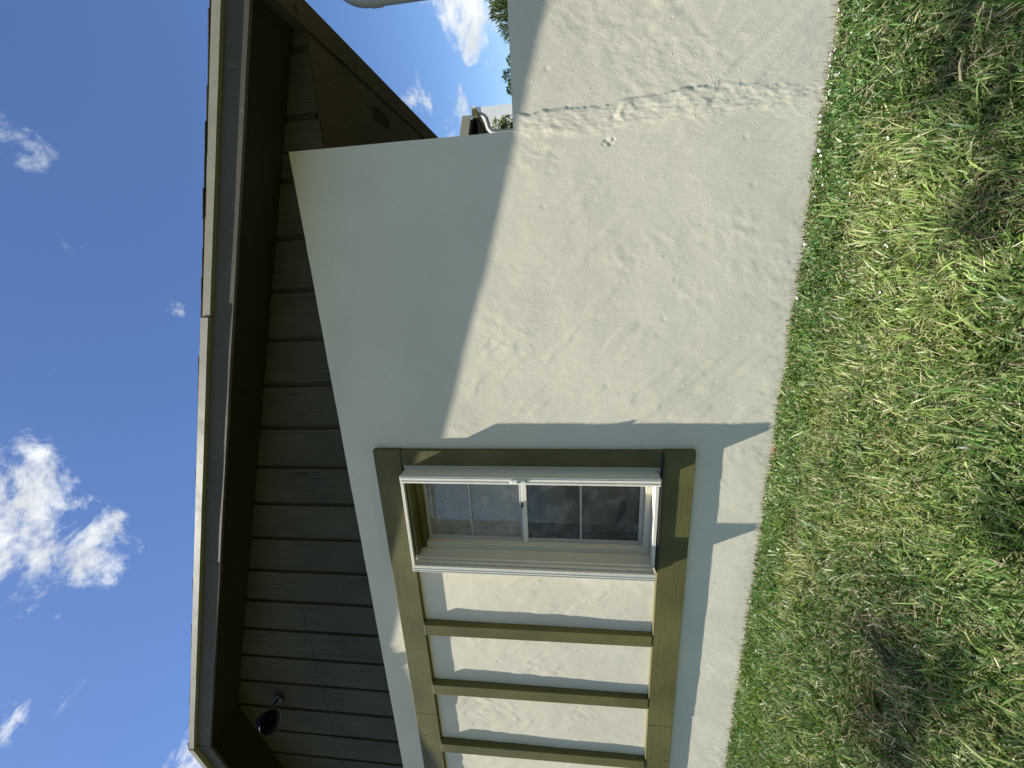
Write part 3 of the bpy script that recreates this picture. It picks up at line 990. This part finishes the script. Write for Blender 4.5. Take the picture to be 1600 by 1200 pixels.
shrub('shrub', 'bright green rounded shrub beside the curved downspout', (2.20, 5.6, 0), 0.46, 2.60, (0.115, 0.150, 0.035), 9000, 0.055, 31)
shrub('tree', 'dark green rounded treetop peeping over the garden wall', (5.55, 12.0, 0), 0.66, 3.05, (0.045, 0.075, 0.035), 9000, 0.09, 41, cat='tree')
shrub('tree', 'feathery green treetop with upright sprays at the garden wall end', (7.60, 12.0, 0), 1.20, 3.45, (0.085, 0.125, 0.030), 12000, 0.20, 51, spiky=True, aspect=0.13, cat='tree')

# ------------------------------------------------------------------ tree over the lawn: the edge of its dappled shade falls on the grass
shade_tree = empty('tree', (-7.0, -6.4, 0))
tag(shade_tree, 'tall leafy tree whose dappled shade darkens patches of the lawn', 'tree')
tg = np.random.default_rng(91)
TREE0 = np.array([-7.0, -6.4, 0.0])
sprays = []
for gx_, gy_, r_, cov in ((-1.50, -1.03, 0.20, 1.0), (-1.78, -1.12, 0.22, 1.1), (-2.10, -1.22, 0.24, 1.0), (-1.60, -0.82, 0.10, 0.6), (-1.3, -1.2, 0.16, 0.7), (-2.45, -1.05, 0.16, 0.7),
                          (0.12, -0.93, 0.15, 1.3), (0.36, -0.80, 0.13, 1.0), (0.62, -0.72, 0.17, 1.3), (0.44, -0.98, 0.18, 1.2), (0.85, -0.62, 0.12, 1.0), (-0.25, -1.12, 0.12, 0.6), (-0.75, -1.25, 0.13, 0.6)):
    sprays.append((gx_, gy_, r_, cov, 1.5 + tg.uniform(-0.15, 0.15)))
for q in range(60):
    sprays.append((tg.uniform(-3.6, 0.6), tg.uniform(-3.6, -1.62), tg.uniform(0.2, 0.4), 0.5, 1.45 + tg.uniform(-0.3, 0.45)))
lp, ld, tips = [], [], []
for gx_, gy_, r_, cov, kk in sprays:
    cen = np.array([gx_ - 2.3 * kk, gy_ - kk, 4.7 * kk])
    n_ = int(cov * 3.14 * r_ * r_ / 0.0011)
    o_ = tg.normal(0, 0.55, (n_, 3)) * r_
    lp.append(cen + o_)
    tips.append(cen)
lp = np.concatenate(lp) - TREE0
tl = MB()
fork = np.array([1.1, 1.3, 3.6])
tl.tube([(0, 0, -0.1), (0.1, 0.1, 1.2), (0.4, 0.5, 2.4), tuple(fork)], [0.24, 0.19, 0.16, 0.13], 12)
limb_ends = [np.array(v) for v in ((2.6, 3.2, 6.4), (3.6, 2.6, 6.2), (1.4, 3.0, 6.6), (4.4, 3.9, 6.6), (2.2, 1.6, 6.6))]
for e in limb_ends:
    mid = fork + (e - fork) * 0.5 + np.array([0, 0, 0.25])
    tl.tube([tuple(fork), tuple(mid), tuple(e)], [0.10, 0.06, 0.03], 8)
for t_ in tips:
    t_ = t_ - TREE0
    e = min(limb_ends, key=lambda v: np.linalg.norm(v - t_))
    tl.tube([tuple(e), tuple((e + t_) / 2 + np.array([0, 0, 0.08])), tuple(t_)], [0.020, 0.010, 0.004], 5)
tl.build('trunk', M['bark'], shade_tree, smooth=True)
ltint = np.array([0.055, 0.095, 0.022])[None] * tg.uniform(0.6, 1.4, (len(lp), 1))
leaves('crown', M['leaf'], shade_tree, lp, tg.normal(0, 1, lp.shape), 0.075, ltint, 0.5, 92)

# ------------------------------------------------------------------ lawn
gr = np.random.default_rng(77)
nd1, nd2, nd3, nd4 = VN(61), VN(62), VN(63), VN(64)


def blades(n, xr, yr, dens_fn=None, wscale=1.0):
    x = gr.uniform(xr[0], xr[1], n)
    y = gr.uniform(yr[0], yr[1], n)
    return x, y


def make_blades(x, y, cls):
    """cls: 0 green blade, 1 straw lying low, 2 tiny leaf near the wall, 3 lone upright stalk"""
    n = len(x)
    dry = nd1.fbm(x * 2.6 + 3, y * 2.6, 4, 0.55)
    thin = nd2.fbm(x * 3.4, y * 3.4 + 8, 4, 0.6)
    tone = nd3.fbm(x * 1.2, y * 1.2, 3)
    # dark spots paint the tree's shade into the blades; pale spots are dry grass
    spot = np.zeros(n)
    for px, py, rx, ry, a in ((-1.55, -1.00, 0.34, 0.22, 0.55), (-1.28, -0.62, 0.22, 0.15, -0.45), (-0.95, -0.85, 0.25, 0.16, -0.35), (0.10, -0.95, 0.16, 0.12, 0.5), (0.55, -0.75, 0.15, 0.12, 0.5), (-1.95, -1.1, 0.3, 0.25, 0.45), (0.25, -0.55, 0.2, 0.2, -0.3), (-0.45, -0.6, 0.3, 0.2, -0.25)):
        spot += a * np.exp(-((x - px) / rx) ** 2 - ((y - py) / ry) ** 2)
    worn_shaded = np.clip(spot, 0, 1) + np.clip(thin - 0.14, 0, 1) * 2.2  # painted shade spots plus random patches of wear
    bleach = np.clip(-spot, 0, 1) + np.clip(dry - 0.08, 0, 1) * 2.5
    near = np.exp(y / 0.16)                       # 1 at the wall
    c = cls
    L = np.select([c == 0, c == 1, c == 2], [gr.gamma(6.0, 0.0086, n), gr.uniform(0.03, 0.085, n), gr.uniform(0.010, 0.022, n)], gr.uniform(0.045, 0.085, n))
    L = np.where(c == 0, L * (1 - 0.42 * near) * np.clip(1 - 0.35 * worn_shaded, 0.4, 1), L)
    Wd = np.select([c == 0, c == 1, c == 2], [gr.uniform(0.0020, 0.0054, n), gr.uniform(0.0012, 0.0030, n), gr.uniform(0.007, 0.013, n)], gr.uniform(0.0018, 0.0038, n))
    Wd = np.where((c == 0), Wd * (0.75 + 0.5 * np.clip(L / 0.06, 0.4, 1.6)), Wd)
    # neighbouring blades lean together
    swirl = nd4.fbm(x * 4, y * 4, 2) * 16
    phi = np.where(gr.random(n) < 0.45, swirl + gr.normal(0, 0.5, n), gr.uniform(0, 2 * np.pi, n))
    th0 = np.select([c == 0, c == 1, c == 2], [np.abs(gr.normal(0.50, 0.36, n)), gr.uniform(1.25, 1.60, n), gr.uniform(0.2, 1.0, n)], np.abs(gr.normal(0.12, 0.15, n)))
    th0 = np.clip(th0, 0, 1.62)
    bend = np.select([c == 0, c == 1, c == 2], [gr.uniform(0.15, 1.25, n), gr.normal(0, 0.25, n), gr.uniform(0.2, 0.9, n)], gr.uniform(0, 0.5, n))
    z0 = np.where(c == 1, gr.uniform(0.0, 0.020, n), GZ + 0.002)
    z0 = np.where(c == 2, gr.uniform(0.0, 0.028, n), z0)
    bumpz = 0.020 * nd2.fbm(x * 5 + 1, y * 5, 3)
    z0 = z0 + np.where(c == 3, 0, bumpz)
    px, py, pz = x.copy(), y.copy(), z0.copy()
    ux, uy = np.cos(phi), np.sin(phi)
    tw = gr.normal(0, 0.5, n)
    S = [0.0, 0.38, 0.74, 1.0]
    prof = [0.75, 1.0, 0.72, 0.0]
    pts = []
    for i in range(4):
        if i:
            ds = (S[i] - S[i - 1]) * L
            th = th0 + bend * (S[i] + S[i - 1]) / 2
            px = px + ux * np.sin(th) * ds
            py = py + uy * np.sin(th) * ds
            pz = np.maximum(pz + np.cos(th) * ds, GZ + 0.003)
        th = th0 + bend * S[i]
        nx_, ny_, nz_ = -ux * np.cos(th), -uy * np.cos(th), np.sin(th)
        sx = -uy * np.cos(tw) + nx_ * np.sin(tw)
        sy = ux * np.cos(tw) + ny_ * np.sin(tw)
        sz = nz_ * np.sin(tw)
        hw = Wd * prof[i] / 2
        if i < 3:
            pts.append(np.stack([px + sx * hw, py + sy * hw, pz + sz * hw], 1))
            pts.append(np.stack([px - sx * hw, py - sy * hw, pz - sz * hw], 1))
        else:
            pts.append(np.stack([px, py, pz], 1))
    V = np.stack(pts, 1)
    V[:, :, 1] = np.minimum(V[:, :, 1], -0.0075)
    V[:, :, 2] = np.maximum(V[:, :, 2], GZ + 0.001)
    V = V.reshape(-1, 3)
    b = (np.arange(n) * 7)[:, None]
    F = np.concatenate([b + np.array([[0, 1, 3]]), b + np.array([[0, 3, 2]]), b + np.array([[2, 3, 5]]), b + np.array([[2, 5, 4]]), b + np.array([[4, 5, 6]])], 1).reshape(-1, 3)
    # colours
    deep, mid, lime, straw, pale, brown = (np.array(q) for q in ((0.034, 0.086, 0.015), (0.082, 0.172, 0.034), (0.235, 0.315, 0.085), (0.46, 0.42, 0.22), (0.60, 0.56, 0.36), (0.135, 0.110, 0.055)))
    r1 = gr.random(n)[:, None]
    t = np.clip(0.36 + 1.6 * tone + gr.normal(0, 0.32, n), 0, 1)[:, None]
    col = np.where(t < 0.5, deep + (mid - deep) * (t * 2), mid + (lime - mid) * (t * 2 - 1))
    col = col * (0.55 + 0.85 * gr.random(n) ** 1.3)[:, None]
    pb = np.clip(0.05 + bleach * 0.75, 0, 0.6)
    isb = (gr.random(n) < pb) & (c == 0)
    col = np.where(isb[:, None], lime + (straw - lime) * r1, col)
    stc = np.where(r1 < 0.55, straw, np.where(r1 < 0.8, pale, brown)) * (0.6 + 0.5 * gr.random(n))[:, None]
    stc = stc * np.clip(0.95 - 0.75 * np.clip(worn_shaded, 0, 0.8), 0.25, 1)[:, None]
    col = np.where((c == 1)[:, None], stc, col)
    iw = (gr.random(n) < np.clip(worn_shaded * 1.1, 0, 0.8)) & (c == 0)
    col = np.where(iw[:, None], np.where(r1 < 0.22, brown * (0.5 + 0.8 * r1), deep * (0.5 + r1)), col)
    col = np.where((c == 2)[:, None], (deep * 1.1 + (mid * 1.1 - deep) * r1), col)
    col = np.where((c == 3)[:, None], brown * 0.6 + deep * 0.4, col)
    keep_p = np.where(c == 0, np.clip(1.05 - 0.75 * worn_shaded, 0.2, 1), 1.0)
    keep = gr.random(n) < keep_p
    # tips and feet a little different in hue (dried tip)
    tint = np.repeat(col, 7, 0).reshape(n, 7, 3)
    dt = (gr.random(n) < 0.30) & (c == 0)
    tint[dt, 6] = straw * 0.9
    tint[:, 0:2] = tint[:, 0:2] * 0.9 + np.array([0.03, 0.03, 0.012])
    V = V.reshape(n, 7, 3)[keep]
    tint = tint[keep]
    m = len(V)
    b = (np.arange(m) * 7)[:, None]
    F = np.concatenate([b + np.array([[0, 1, 3]]), b + np.array([[0, 3, 2]]), b + np.array([[2, 3, 5]]), b + np.array([[2, 5, 4]]), b + np.array([[4, 5, 6]])], 1).reshape(-1, 3)
    return V.reshape(-1, 3), F, tint.reshape(-1, 3)


def field(n, xr, yr, mixp, pw=1.0):
    x = gr.uniform(xr[0], xr[1], n)
    y = yr[0] + (yr[1] - yr[0]) * gr.random(n) ** pw
    c = gr.choice(4, n, p=mixp)
    return x, y, c


parts = [field(320000, (-4.7, 1.5), (-1.62, -0.004), [0.85, 0.15, 0.0, 0.0]),
         field(24000, (-4.7, 1.5), (-0.30, -0.006), [0.25, 0.0, 0.75, 0.0]),
         field(24000, (-4.7, 1.5), (-0.10, -0.004), [0.90, 0.10, 0.0, 0.0]),
         field(950, (-4.7, 1.5), (-0.040, -0.008), [0, 0, 0, 1.0]),
         field(50000, (-7.5, 4.0), (-3.8, -1.62), [0.8, 0.2, 0, 0]),
         field(30000, (-7.5, -4.7), (-1.62, -0.004), [0.8, 0.2, 0, 0]),
         field(24000, (1.5, 4.0), (-1.62, -0.004), [0.8, 0.2, 0, 0])]
gx = np.concatenate([p[0] for p in parts]); gy = np.concatenate([p[1] for p in parts]); gc = np.concatenate([p[2] for p in parts])
V, F, tint = make_blades(gx, gy, gc)
lawn = tri_mesh('grass', M['grass'], None, V, F, tint)
tag(lawn, 'short patchy green lawn with dry straw coloured blades', 'grass')
lawn['kind'] = 'stuff'

# ------------------------------------------------------------------ orange cable at the foot of the wall
cp = [(-0.74, -0.016, -0.02), (-0.78, -0.016, 0.014), (-0.84, -0.018, 0.024), (-0.89, -0.017, 0.016), (-0.98, -0.020, -0.006), (-1.08, -0.018, 0.004), (-1.16, -0.016, 0.020), (-1.21, -0.017, 0.012), (-1.26, -0.016, -0.02)]
fine = []
for i in range(len(cp) - 1):
    for q in range(4):
        fine.append(tuple(cp[i][j] + (cp[i + 1][j] - cp[i][j]) * q / 4 for j in range(3)))
fine.append(cp[-1])
cable = MB().tube(fine, 0.0032, 8).build('cable', M['orange'], smooth=True)
tag(cable, 'thin orange cable showing in the grass at the wall foot', 'cable')

# ------------------------------------------------------------------ flakes of old paint lying along the wall foot
pc = np.random.default_rng(123)
nf_ = 130
fx = np.where(pc.random(nf_) < 0.75, pc.normal(0.55, 0.28, nf_), pc.uniform(-3.5, 1.2, nf_))
fy = -0.012 - np.abs(pc.normal(0, 0.05, nf_))
fy[:12] = pc.uniform(-0.75, -0.3, 12); fx[:12] = pc.uniform(-0.4, 0.6, 12)
flakes = MB()
for q in range(nf_):
    c0_ = Vector((fx[q], fy[q], pc.uniform(0.012, 0.035)))
    a_ = pc.uniform(0, 6.28); r_ = pc.uniform(0.003, 0.009)
    e1 = Vector((math.cos(a_), math.sin(a_), pc.uniform(-0.4, 0.4))) * r_
    e2 = Vector((-math.sin(a_), math.cos(a_), pc.uniform(-0.4, 0.4))) * r_ * pc.uniform(0.3, 0.8)
    nn = Vector((0, 0, 0.0008))
    pts_ = [c0_ - e1 - e2, c0_ + e1 - e2 * 0.6, c0_ + e1 * 0.7 + e2, c0_ - e1 * 0.8 + e2 * 0.9]
    flakes.add(pts_ + [p + nn for p in pts_], [(3, 2, 1, 0), (4, 5, 6, 7), (0, 1, 5, 4), (1, 2, 6, 5), (2, 3, 7, 6), (3, 0, 4, 7)])
fl = flakes.build('paint_flakes', M['white_stucco'], kind='stuff')
tag(fl, 'scattered white paint flakes in the grass along the wall foot', 'paint flakes')
